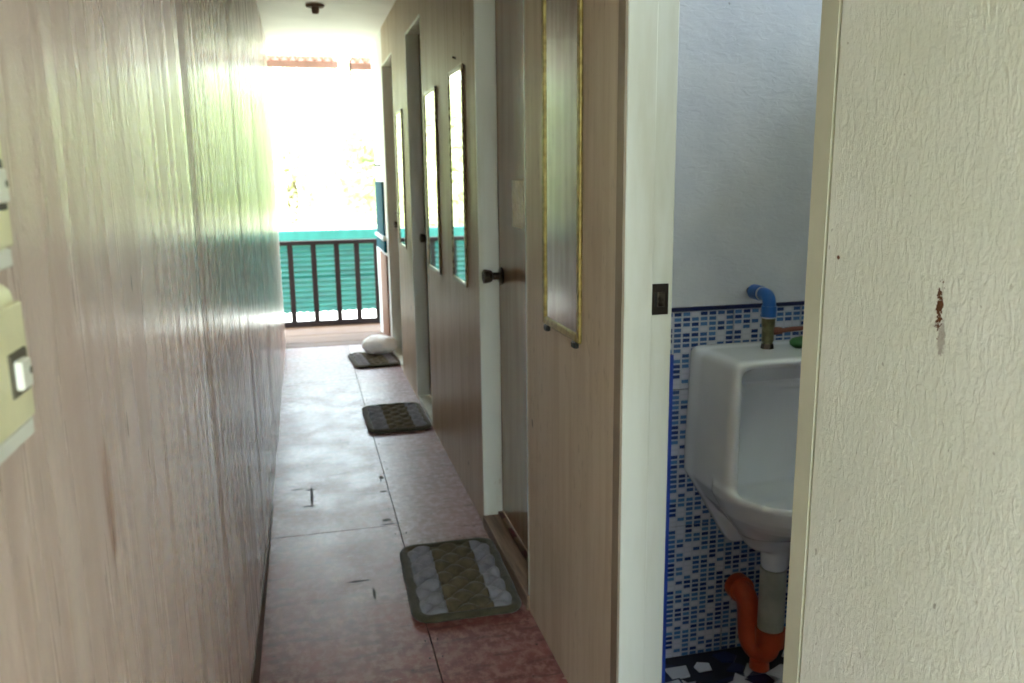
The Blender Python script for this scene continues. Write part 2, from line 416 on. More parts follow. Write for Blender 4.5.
# left wall: enamelled plywood sheets on a core, each a little bowed
wl = obj('wall_left', box(XL - 0.08, XL - 0.012, YL, YE, -0.006, ZC), 'ply_paint', kind='structure')
def bowed_sheet(y0, y1, bow, twist):
    ny, nz = 24, 4; vs = []; fs = []
    for i in range(ny + 1):
        for j in range(nz + 1):
            s = i / ny; t = j / nz
            edge = min(1, min(s, 1 - s) * 25)
            xx = XL + bow * math.sin(PI * s) + twist * (s - 0.5) * (t - 0.5) - 0.0025 * (1 - edge)
            vs.append((xx, y0 + s * (y1 - y0), ZC * t))
    for i in range(ny):
        for j in range(nz):
            a = i * (nz + 1) + j; fs.append((a, a + nz + 1, a + nz + 2, a + 1))
    b = len(vs)
    for i in range(ny + 1):
        for j in range(nz + 1):
            vs.append((XL - 0.0118, y0 + i / ny * (y1 - y0), ZC * j / nz))
    def q(i, j, o=0): return o + i * (nz + 1) + j
    for i in range(ny):
        fs.append((q(i, 0), q(i, 0, b), q(i + 1, 0, b), q(i + 1, 0))); fs.append((q(i, nz), q(i + 1, nz), q(i + 1, nz, b), q(i, nz, b)))
    for j in range(nz):
        fs.append((q(0, j), q(0, j + 1), q(0, j + 1, b), q(0, j, b))); fs.append((q(ny, j), q(ny, j, b), q(ny, j + 1, b), q(ny, j + 1)))
    return vs, fs
js = [YL, 0.42, 1.615, 2.74, 3.95, 5.15, 6.35, YE]
bows = [0.002, 0.002, 0.003, 0.002, 0.004, 0.003, 0.001]
for i, (a, b) in enumerate(zip(js, js[1:])):
    o = obj('wall_panel', bowed_sheet(a + 0.0008, b - 0.0008, bows[i], 0.003 * (-1) ** i), 'left_paint', wl)
    autosmooth(o, 30)
# tapering bare strip along its foot
y0, y1 = 0.9, 3.3
obj('baseboard_left', ([(XL + 0.0055, y0, 0), (XL + 0.0055, y1, 0), (XL + 0.0055, y1, 0.008), (XL + 0.0055, 1.87, 0.115), (XL + 0.0055, y0, 0.17),
     (XL - 0.01, y0, 0), (XL - 0.01, y1, 0), (XL - 0.01, y1, 0.008), (XL - 0.01, 1.87, 0.115), (XL - 0.01, y0, 0.17)],
    [(0, 1, 2, 3, 4), (9, 8, 7, 6, 5), (0, 5, 6, 1), (1, 6, 7, 2), (2, 7, 8, 3), (3, 8, 9, 4), (4, 9, 5, 0)]), 'base_strip', kind='structure')

# right wall
DOORS = [(2.235, 2.872), (4.165, 4.72), (5.46, 6.08)]
ZD = 2.05
wr = obj('wall_right', box(XR, XB, YB, 0.866, -0.09, ZC, 0.002, 1), 'thick_paint', kind='structure')
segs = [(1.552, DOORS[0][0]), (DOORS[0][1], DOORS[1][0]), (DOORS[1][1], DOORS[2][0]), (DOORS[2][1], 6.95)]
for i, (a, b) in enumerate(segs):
    obj('wall_panel', box(XR, XB - 0.01, a, b, -0.004, ZC, 0.0015, 1), ['ply_lit', 'ply_paint', 'ply_paint', 'white_paint'][i], wr)
for a, b in DOORS:
    obj('wall_panel', box(XR, XB - 0.01, a, b, ZD, ZC), 'ply_paint', wr)
obj('wall_panel', box(XR, XB, 0.866, 1.552, 2.02, ZC), 'thick_paint', wr)

ce = obj('ceiling', box(-1.4, 2.6, YB - 0.9, 7.55, ZC + 0.006, ZC + 0.05), 'ceiling', kind='structure')
for a, b in ((YB - 0.9, 1.6), (1.6, 4.0), (4.0, 5.26), (5.26, 7.55)):
    obj('ceiling_panel', box(-1.4, 2.6, a + 0.002, b - 0.002, ZC, ZC + 0.006), 'ceiling', ce)

# frame of the toilet doorway
d0 = empty('door_1', (XR, 1.2, 0), kind='structure')
def dchild(name, bm, mat, parent, off):
    o = obj(name, bm, mat, parent); o.location = (-off[0], -off[1], -off[2]); return o
OF = (XR, 1.2, 0)
dchild('jamb', box(XR - 0.004 + 0.008, XR + 0.063, 1.513, 1.552, -0.09, 2.02, 0.0015, 1), 'frame', d0, OF)
dchild('jamb_rebate', box(XR + 0.0645, XB, 1.523, 1.552, -0.09, 2.02, 0.0015, 1), 'frame', d0, OF)
dchild('jamb_face', box(XR - 0.001, XR + 0.004, 1.5145, 1.5505, 0.0, 2.02), 'frame_brown', d0, OF)
dchild('jamb', box(XR + 0.005, XB, 0.868, 0.902, -0.09, 2.02, 0.0015, 1), 'frame', d0, OF)
dchild('jamb_face', box(XR - 0.0005, XR + 0.005, 0.8695, 0.9025, 0.0, 2.02), 'frame_near', d0, OF)
dchild('head_jamb', box(XR + 0.002, XB, 0.902, 1.513, 1.985, 2.02, 0.0015, 1), 'frame', d0, OF)
# strike plate
bm = box(0.6625, 0.6985, 1.5195, 1.5228, 1.020, 1.082, 0.0012, 2)
sp_ = dchild('strike_plate', bm, 'iron', d0, OF)
o = obj('strike_lip', box(0.674, 0.690, 1.5160, 1.5196, 1.036, 1.066, 0.0015, 2), 'steel', sp_)
obj('latch_hole', box(0.668, 0.6745, 1.5185, 1.5194, 1.036, 1.064), 'black_clip', sp_)
dchild('blue_trim', box(XB - 0.001, XB + 0.006, 1.521, 1.556, -0.087, 0.935), 'blue_edge', d0, OF)

# the three closed doors along the corridor
def lathe(profile, n=24, axis='x'):
    bm = bmesh.new(); rings = []
    for (a, r) in profile:
        ring = []
        for k in range(n):
            c, s = math.cos(2 * PI * k / n) * r, math.sin(2 * PI * k / n) * r
            ring.append(bm.verts.new((a, c, s) if axis == 'x' else ((c, a, s) if axis == 'y' else (c, s, a))))
        rings.append(ring)
    for p, q in zip(rings, rings[1:]):
        for k in range(n): bm.faces.new((p[k], p[(k + 1) % n], q[(k + 1) % n], q[k]))
    bm.faces.new(rings[0]); bm.faces.new(rings[-1])
    bmesh.ops.recalc_face_normals(bm, faces=bm.faces)
    return bm
for i, (a, b) in enumerate(DOORS):
    w = b - a; sz = 0.047 if i == 0 else 0.028
    d = empty('door_%d' % (i + 2), (XR, a, 0), kind='structure')
    obj('jamb', box(-0.006, 0.066, w - 0.012, w + 0.001, sz, ZD, 0.002, 1), 'frame', d)
    obj('jamb', box(-0.001, 0.066, -0.001, 0.012, sz, ZD, 0.002, 1), 'frame', d)
    obj('head_jamb', box(-0.004, 0.066, 0.012, w - 0.012, ZD - 0.014, ZD + 0.001, 0.002, 1), 'frame', d)
    if i == 0:      # warped leaf: its near half stands a little proud
        prof = [(0.051, -0.001), (0.067, w * 0.52), (0.067, w + 0.001), (0.104, w + 0.001), (0.104, -0.001)]
        vs = [(px, py, zz) for zz in (sz + 0.013, ZD) for px, py in prof]
        lf = obj('door_leaf', (vs, [(4, 3, 2, 1, 0), (5, 6, 7, 8, 9)] + [(q, (q + 1) % 5, 5 + (q + 1) % 5, 5 + q) for q in range(5)]), 'door', d)
    else:
        lf = obj('door_leaf', box(0.067, 0.104, -0.001, w + 0.001, sz + 0.004, ZD, 0.001, 1), 'door', d)
    th = obj('threshold', box(-0.008 if i == 0 else 0.002, 0.066, 0, w, -0.004, sz, 0.002, 1), 'sill' if i == 0 else 'frame', d)
    kz = 0.951
    kn = obj('door_knob', lathe([(0.064, 0.030), (0.058, 0.031), (0.055, 0.026), (0.052, 0.013), (0.030, 0.013), (0.026, 0.020), (0.006, 0.025), (-0.002, 0.024), (-0.004, 0.018), (-0.002, 0.0155), (-0.002, 0.002)]), 'steel', d, (0.0 if i == 0 else 0.037, w - 0.062, kz))
    autosmooth(kn, 35)
    obj('keyhole', box(-0.0035, -0.0015, -0.002, 0.002, -0.007, 0.007), 'black_clip', kn)
    if i == 0:
        obj('back_strip', box(0.048, 0.067, 0.0, w, sz, sz + 0.012, 0.001, 1), 'sill', d)
        for yy, ln in ((w - 0.055, 0.045), (w - 0.21, 0.075), (w - 0.385, 0.05)):
            obj('red_paint_patch', box(0.0475, 0.062, yy - ln / 2, yy + ln / 2, sz + 0.006, sz + 0.0132), 'redpaint', d)
        # crinkled tape over the leaf
        NP, NQ = 12, 16; vs, fs = [], []
        for back in (0, 1):
            for p in range(NP + 1):
                for q in range(NQ + 1):
                    yy = 0.272 + 0.155 * p / NP; lx = 0.067 - max(0, 0.016 * (1 - yy / (w * 0.52)))
                    edge = p in (0, NP) or q in (0, NQ)
                    lift = 0.0012 + (0 if edge else 0.004 * abs(mnoise.noise(Vector((p * .8, q * .45, 3.3)))))
                    vs.append((lx - (0.0 if back else lift), yy, 1.13 + 0.148 * q / NQ))
        K = (NP + 1) * (NQ + 1)
        for p in range(NP):
            for q in range(NQ):
                a_ = p * (NQ + 1) + q; b_ = a_ + NQ + 1
                fs.append((a_, a_ + 1, b_ + 1, b_)); fs.append((K + a_, K + b_, K + b_ + 1, K + a_ + 1))
        bm = bmesh.new(); bv = [bm.verts.new(v) for v in vs]
        for f_ in fs: bm.faces.new([bv[k_] for k_ in f_])
        t = obj('tape_patch', bm, 'tape', d, label='crinkled shiny tape patch')

# ------------------------------------------------------------------ toilet room
TY = 2.0; TF = -0.076
obj('floor_toilet', box(XB, 2.0, 0.2, TY + 0.1, -0.0885, TF, 0), 'wc_floor', kind='structure')
wb = obj('wall_toilet_back', box(XB - 0.01, 2.0, TY + 0.008, TY + 0.1, TF, ZC), 'grout', kind='structure')
obj('upper_plaster', box(XB - 0.009, 1.95, TY - 0.001, TY + 0.0085, 0.948, ZC - 0.001), 'plaster', wb)
obj('tile_border', box(XB - 0.009, 1.95, TY - 0.004, TY + 0.0085, 0.937, 0.947, 0.001, 1), 'navy', wb)
xs = [XB - 0.009, 0.91, 1.112, 1.314, 1.516, 1.718, 1.92]; zs = [TF, 0.328, 0.724, 0.9365]
for i, (a, b) in enumerate(zip(xs, xs[1:])):
    for j, (c, d) in enumerate(zip(zs, zs[1:])):
        obj('wall_tile', box(0.001, b - a - 0.001, 0, 0.0085, 0.001, d - c - 0.001, 0.0008, 1), 'tile', wb, (a, TY, c))
wt = obj('wall_toilet_right', box(1.9, 2.0, 0.2, TY + 0.008, TF, 1.8), 'plaster', kind='structure')  # unseen slot added above this wall to let sky light in
obj('wall_above_added_slot', box(1.9, 2.0, 0.2, TY + 0.008, 2.1, ZC), 'plaster', wt)
obj('wall_beside_added_slot', box(1.9, 2.0, 0.2, 0.45, 1.8, 2.1), 'plaster', wt)
obj('wall_beside_added_slot', box(1.9, 2.0, 1.85, TY + 0.008, 1.8, 2.1), 'plaster', wt)
obj('wall_toilet_front', box(XB, 2.0, 0.1, 0.2, TF, ZC), 'plaster', kind='structure')
obj('added_wainscot', box(1.893, 1.9, 0.2, TY - 0.005, TF, 0.937), 'tile', wt)  # unseen tile lining added to darken the lower part of the room
obj('added_wainscot', box(XB + 0.02, 1.893, 0.2, 0.207, TF, 0.937), 'tile', bpy.data.objects['wall_toilet_front'])
# broken-tile paving
sh = bpy.data.objects['floor_toilet']; rs = random.Random(11)
for k in range(90):
    cx_, cy_ = rs.uniform(0.78, 1.4), rs.uniform(1.6, 1.96)
    nn = rs.choice((3, 4, 4, 5)); r = rs.uniform(0.028, 0.055); a0 = rs.uniform(0, 6.28)
    ring = [(cx_ + r * rs.uniform(.7, 1.15) * math.cos(a0 + 2 * PI * q / nn), cy_ + r * rs.uniform(.6, 1.0) * math.sin(a0 + 2 * PI * q / nn)) for q in range(nn)]
    if max(p[1] for p in ring) > 1.995: continue
    vs = [(p[0], p[1], TF + 0.0002) for p in ring] + [(p[0], p[1], TF + 0.003 + 0.0006 * (k % 5)) for p in ring]
    fs = [tuple(range(nn, 2 * nn)), tuple(reversed(range(nn)))] + [(q, (q + 1) % nn, nn + (q + 1) % nn, nn + q) for q in range(nn)]
    obj('tile_shard', (vs, fs), 'shard' if rs.random() < 0.6 else 'navy', sh)

# urinal: implicit body polygonised with surface nets
def smin(a, b, k):
    h = np.clip(0.5 + 0.5 * (b - a) / k, 0, 1); return b * (1 - h) + a * h - k * h * (1 - h)
def smax(a, b, k): return -smin(-a, -b, k)
def surface_nets(fn, lo, hi, step):
    nx, ny, nz = [int(math.ceil((hi[i] - lo[i]) / step)) + 1 for i in range(3)]
    X, Y, Z = np.meshgrid(lo[0] + step * np.arange(nx), lo[1] + step * np.arange(ny), lo[2] + step * np.arange(nz), indexing='ij')
    D = fn(X, Y, Z); S = D < 0
    acc = np.zeros((nx - 1, ny - 1, nz - 1, 3)); cnt = np.zeros((nx - 1, ny - 1, nz - 1))
    cs = [(a, b, c) for a in (0, 1) for b in (0, 1) for c in (0, 1)]
    def sub(A, c): return A[c[0]:nx - 1 + c[0], c[1]:ny - 1 + c[1], c[2]:nz - 1 + c[2]]
    for ax in range(3):
        for c in cs:
            if c[ax]: continue
            e = list(c); e[ax] = 1
            d0, d1 = sub(D, c), sub(D, tuple(e)); cross = (d0 < 0) != (d1 < 0)
            t = np.where(cross, d0 / np.where(cross, d0 - d1, 1), 0)
            for q in range(3):
                acc[..., q] += np.where(cross, (t if q == ax else c[q]), 0)
            cnt += cross
    act = cnt > 0; idx = -np.ones(act.shape, int); idx[act] = np.arange(act.sum())
    base = np.stack(np.nonzero(act), 1)
    V = (base + acc[act] / cnt[act][:, None]) * step + np.array(lo)
    fs = []
    for ax in range(3):
        u, w = [(1, 2), (2, 0), (0, 1)][ax]
        sl0 = [slice(1, -1)] * 3; sl1 = [slice(1, -1)] * 3
        sl0[ax] = slice(0, -1); sl1[ax] = slice(1, None)
        a, b = S[tuple(sl0)], S[tuple(sl1)]
        for flip, msk in ((False, a & ~b), (True, b & ~a)):
            I = np.stack(np.nonzero(msk), 1)
            off = np.array([1, 1, 1]); off[ax] = 0
            I = I + off
            def g(du, dw):
                J = I.copy(); J[:, u] += du; J[:, w] += dw; return idx[J[:, 0], J[:, 1], J[:, 2]]
            Q = np.stack([g(-1, -1), g(0, -1), g(0, 0), g(-1, 0)], 1)
            if flip: Q = Q[:, ::-1]
            fs.append(Q)
    return V, np.concatenate(fs)
def itp(z, pts):
    p = sorted(pts); return np.interp(z, [q[0] for q in p], [q[1] for q in p])
def rbox2(x, y, hx, hy, r):
    qx, qy = np.abs(x) - hx + r, np.abs(y) - hy + r
    return np.hypot(np.maximum(qx, 0), np.maximum(qy, 0)) + np.minimum(np.maximum(qx, qy), 0) - r
def urinal(x, y, z):
    # y measured from the wall (0) towards the room (negative); z above the toilet floor datum 0
    w = itp(z, [(0.30, 0.05), (0.36, 0.085), (0.44, 0.155), (0.50, 0.192), (0.60, 0.192), (0.86, 0.175)])
    d = itp(z, [(0.30, 0.165), (0.36, 0.20), (0.44, 0.235), (0.52, 0.25), (0.86, 0.238)])
    yb = itp(z, [(0.30, 0.065), (0.36, 0.035), (0.42, 0.0), (0.9, 0.0)])
    c = -(d + yb) / 2; hy = (d - yb) / 2
    outer = rbox2(x, y - c, w, hy, np.minimum(itp(z, [(0.3, 0.06), (0.45, 0.045), (0.55, 0.024), (0.9, 0.024)]), np.minimum(w, hy) * 0.9))
    # rounded nose of the bowl
    nose = itp(z, [(0.36, 0.03), (0.42, 0.105), (0.46, 0.135), (0.505, 0.13), (0.56, 0.0), (0.9, 0.0)])
    yy = y + d - 0.03
    el = (np.sqrt((x / (w * 0.97)) ** 2 + (np.minimum(yy, 0) / (nose + 0.03)) ** 2) - 1) * np.minimum(w, nose + 0.03)
    el = np.maximum(el, yy - 0.03); el = np.maximum(el, np.abs(z - 0.44) - 0.075)
    outer = smin(outer, el, 0.03)
    outer = smax(outer, z - 0.845 - 0.02 * (y / 0.25) * 0, 0.03)
    outer = smax(outer, 0.30 - z, 0.012)
    # back plate lobe
    wp = itp(z, [(0.27, 0.05), (0.30, 0.075), (0.50, 0.192), (0.9, 0.180)])
    plate = smax(rbox2(x, y + 0.02, wp, 0.024, 0.012), np.abs(z - 0.56) - 0.28, 0.015)
    outer = smin(outer, plate, 0.02)
    # cavity
    wi = itp(z, [(0.40, 0.05), (0.44, 0.125), (0.50, 0.168), (0.80, 0.161)])
    zi0 = 0.43
    cav_y1 = itp(z, [(0.40, 0.10), (0.46, 0.062), (0.8, 0.055)])
    cavf = itp(z, [(0.40, 0.20), (0.44, 0.29), (0.49, 0.345), (0.52, 0.6)])
    cc = -(cav_y1 + cavf) / 2
    cav = rbox2(x, y - cc, wi, (cavf - cav_y1) / 2, np.minimum(wi * 0.9, 0.05))
    # rounded front inside the nose below the lip
    ell = (np.sqrt((x / (wi)) ** 2 + (np.minimum(y + 0.20, 0) / (itp(z, [(0.42, 0.08), (0.49, 0.155), (0.515, 0.165), (0.53, 0.6), (0.9, 0.6)]))) ** 2) - 1) * 0.1
    cav = smax(cav, ell, 0.02)
    cav = smax(cav, zi0 - z, 0.06)
    arch = z - (0.770 + 0.50 * (-y - 0.11)) + 0.25 * np.maximum(np.abs(x) - 0.12, 0)
    cav = smax(cav, arch, 0.018)
    body = smax(outer, -cav, 0.016)
    # spigot
    sp = smax(np.hypot(x - 0.026, y + 0.125) - itp(z, [(0.235, 0.036), (0.30, 0.040), (0.34, 0.055)]), np.maximum(0.236 - z, z - 0.36), 0.006)
    body = smin(body, sp, 0.02)
    return np.maximum(body, y + 0.0005) * 0.8
V, Q = surface_nets(urinal, (-0.215, -0.43, 0.215), (0.215, 0.012, 0.87), 0.0055)
UX = 1.167
ur = empty('urinal', (UX, TY, 0.236), label='white ceramic wall-hung urinal mounted on blue mosaic tiles in the toilet', cat='urinal')
me = bpy.data.meshes.new('bowl'); me.from_pydata([tuple(v) for v in (V - np.array([0, 0.003, 0.236]))], [], [tuple(int(k) for k in q) for q in Q]); me.update()
b_ = obj('bowl', me, 'china', ur, smooth=True)
mo = b_.modifiers.new('smooth', 'CORRECTIVE_SMOOTH') if False else b_.modifiers.new('smooth', 'SMOOTH'); mo.factor = 0.5; mo.iterations = 3
# drain holes at the bottom of the bowl
bm = bmesh.new()
for k in range(6):
    a = 2 * PI * k / 6; add_tube(bm, [(0.016 * math.cos(a), -0.21 + 0.016 * math.sin(a), 0.2), (0.016 * math.cos(a), -0.21 + 0.016 * math.sin(a), 0.2005)], 0.004, 8)
bm.free()

# waste pipe and trap
tp = empty('waste_trap', (UX + 0.026, TY - 0.125, TF), label='orange plastic trap elbow with grey pipe under the urinal', cat='pipe')
PX, PY = UX + 0.026, TY - 0.125
def rel(pts): return [(p[0] - PX, p[1] - PY, p[2] - TF) for p in pts]
obj('grey_pipe', tube(rel([(PX, PY, 0.055), (PX, PY, 0.2355)]), 0.0355, 24), 'pvc_grey', tp, smooth=False)
EX, EZ = UX - 0.035, 0.130
pts = [(PX, PY, 0.05), (PX, PY, 0.01), (PX - 0.002, PY + 0.006, -0.022), (PX - 0.014, PY + 0.030, -0.034), (PX - 0.028, PY + 0.052, -0.016), (PX - 0.032, PY + 0.058, 0.02), (PX - 0.033, PY + 0.060, 0.06), (PX - 0.034, PY + 0.064, 0.10), (PX - 0.038, PY + 0.078, 0.122), (PX - 0.040, PY + 0.098, 0.128), (PX - 0.040, PY + 0.1215, 0.128)]
# smooth the polyline
def smooth_line(p, it=2):
    p = [Vector(q) for q in p]
    for _ in range(it):
        r = [p[0]]
        for a, b in zip(p, p[1:]): r += [a * .75 + b * .25, a * .25 + b * .75]
        p = r + [p[-1]]
    return p
o = obj('trap_bend', tube(rel(smooth_line(pts)), 0.031, 20), 'pvc_orange', tp); autosmooth(o)
o = obj('trap_socket', tube(rel([(PX, PY, 0.005), (PX, PY, 0.056)]), [0.039, 0.041], 24), 'pvc_orange', tp); autosmooth(o)
o = obj('wall_socket', tube(rel([(PX - 0.040, TY - 0.036, 0.128), (PX - 0.040, TY - 0.004, 0.128)]), [0.038, 0.038], 24), 'pvc_orange', tp); autosmooth(o)
o = obj('clean_out_cap', tube(rel([(PX - 0.02, PY + 0.014, TF + 0.001), (PX - 0.02, PY + 0.014, -0.045)]), [0.028, 0.026], 20), 'pvc_orange', tp); autosmooth(o)
for o in tp.children:
    if o.name.startswith('grey'): autosmooth(o)

# water supply: blue elbow pipe, brass valve with red lever
VX, VY = UX - 0.012, TY - 0.10
ws = empty('water_supply', (VX, VY, 0.845), label='blue plastic elbow pipe with brass valve above the urinal', cat='pipe')
def rv(p): return [(q[0] - VX, q[1] - VY, q[2] - 0.845) for q in p]
o = obj('valve_body', tube(rv([(VX, VY, 0.855), (VX, VY, 0.862), (VX, VY, 0.864), (VX, VY, 0.902), (VX, VY, 0.904), (VX, VY, 0.925)]), [0.013, 0.013, 0.0155, 0.0155, 0.017, 0.017], 12), 'brass', ws); autosmooth(o)
o = obj('valve_nut', tube(rv([(VX, VY, 0.843), (VX, VY, 0.858)]), [0.017, 0.015], 6), 'steel', ws)
o = obj('thread_tape', tube(rv([(VX, VY, 0.924), (VX, VY, 0.930)]), 0.016, 16), 'tefl', ws)
o = obj('lever_stem', tube(rv([(VX + 0.012, VY, 0.890), (VX + 0.038, VY - 0.002, 0.890)]), [0.011, 0.009], 12), 'redlever', ws)
o = obj('lever', tube(rv([(VX + 0.036, VY - 0.002, 0.890), (VX + 0.07, VY - 0.004, 0.893), (VX + 0.115, VY - 0.006, 0.895)]), [0.006, 0.0065, 0.005], 10), 'redlever', ws)
o = obj('pipe_socket', tube(rv([(VX, VY, 0.929), (VX, VY, 0.957)]), 0.0195, 20), 'pvc_blue', ws); autosmooth(o)
p = [(VX, VY, 0.95), (VX, VY, 0.966), (VX, VY + 0.005, 0.978), (VX, VY + 0.016, 0.984), (VX, VY + 0.045, 0.984)]
o = obj('pipe_elbow', tube(rv(smooth_line(p)), 0.0170, 18), 'pvc_blue', ws); autosmooth(o, 60)
o = obj('elbow_ring', tube(rv([(VX, VY + 0.034, 0.984), (VX, VY + 0.040, 0.984)]), 0.0182, 18), 'tefl', ws)
o = obj('pipe_socket', tube(rv([(VX, VY + 0.042, 0.984), (VX, VY + 0.078, 0.984)]), 0.0198, 20), 'pvc_blue', ws); autosmooth(o)
o = obj('wall_nipple', tube(rv([(VX, VY + 0.076, 0.984), (VX, VY + 0.1005, 0.984)]), 0.011, 14), 'steel', ws)

bm = bmesh.new(); bmesh.ops.create_icosphere(bm, subdivisions=3, radius=1)
for v in bm.verts: v.co = Vector((v.co.x * 0.032, v.co.y * 0.022, 0.016 + v.co.z * 0.016)) * (1 + 0.1 * mnoise.noise(v.co * 3))
obj('green_sponge', bm, 'green', None, (UX + 0.078, TY - 0.115, 0.8425), smooth=True, label='small dark green rounded sponge on top of the urinal', cat='sponge')

# ------------------------------------------------------------------ mirrors
def make_mirror(y0, y1, z0, z1, fw_, ft, mat, label, tilt=0.0, clips=False, nail=False):
    w, h = y1 - y0, z1 - z0
    r = empty('wall_mirror', (XR - 0.001, (y0 + y1) / 2, z0), (0, tilt, 0), label=label, cat='mirror', group='narrow framed mirrors along the corridor')
    obj('mirror_glass', box(-0.004, -0.001, -w / 2 + fw_ * .6, w / 2 - fw_ * .6, fw_ * .6, h - fw_ * .6), 'mirror', r)
    def strip(a0, a1, b0, b1): # moulded frame bar
        bm = bmesh.new(); add_box(bm, -ft, 0, a0, a1, b0, b1, fw_ * 0.22, 2)
        return bm
    obj('frame_bar', strip(-w / 2, -w / 2 + fw_, 0, h), mat, r); obj('frame_bar', strip(w / 2 - fw_, w / 2, 0, h), mat, r)
    obj('frame_bar', strip(-w / 2 + fw_ * .9, w / 2 - fw_ * .9, 0, fw_), mat, r); obj('frame_bar', strip(-w / 2 + fw_ * .9, w / 2 - fw_ * .9, h - fw_, h), mat, r)
    if clips:
        for s in (-1, 1): obj('clip', box(-0.012, 0, s * w * 0.38 - 0.012, s * w * 0.38 + 0.012, -0.014, 0.001, 0.002, 1), 'black_clip', r)
    if nail:
        o = obj('hanging_nail', tube([(0.004, 0, h + 0.035), (-0.012, 0, h + 0.04)], 0.004, 8), 'black_clip', r)
    return r
make_mirror(1.752, 2.05, 0.918, 1.735, 0.022, 0.009, 'gold', 'tall narrow gilt framed mirror nearest to the toilet doorway', clips=True)
make_mirror(3.10, 3.40, 0.874, 1.694, 0.018, 0.008, 'gold_worn', 'tall narrow mirror with worn frame beside the doorknob door', nail=True)
make_mirror(3.735, 4.08, 0.850, 1.678, 0.018, 0.008, 'gold_worn', 'tall narrow mirror with worn frame next to the middle doorway')
make_mirror(5.012, 5.33, 0.862, 1.677, 0.018, 0.008, 'gold_worn', 'farthest and smallest looking narrow mirror near the porch')

# ------------------------------------------------------------------ switches
def switch(z0, h, label):
    x0, y0, w, t = XL, 0.425, 0.092, 0.030
    r = empty('light_switch', (XL, y0 + w / 2, z0), label=label, cat='switch', group='surface mounted light switches')
    vs = []
    bm = box(-0.001, t, -w / 2, w / 2, 0, h, 0.009, 3); o = obj('switch_box', bm, 'plastic', r); autosmooth(o, 50)
    o = obj('cover_plate', box(t - 0.002, t + 0.003, -w / 2 + 0.009, w / 2 - 0.004, 0.013, h - 0.011, 0.0015, 2), 'plastic', r)
    o = obj('rocker_surround', box(t + 0.001, t + 0.0042, 0.008, 0.036, h * 0.33, h * 0.60, 0.0008, 1), 'plastic_grey', r)
    rk = obj('rocker', box(t + 0.002, t + 0.008, 0.013, 0.029, h * 0.37, h * 0.55, 0.0015, 2), 'plastic_white', r)
    obj('indicator_dot', tube([(t + 0.0078, 0.026, h * 0.47), (t + 0.0083, 0.026, h * 0.47)], 0.0022, 10), 'plastic_grey', rk)
    obj('chamfer_strip', box(t - 0.004, t + 0.001, -w / 2 + 0.012, w / 2 - 0.003, 0.0015, 0.012, 0.001, 1), 'plastic_white', r)
    return r
switch(1.155, 0.090, 'yellowed plastic light switch, lower of the two on the left wall')
switch(1.251, 0.100, 'yellowed plastic light switch, upper of the two, cut by frame edge')

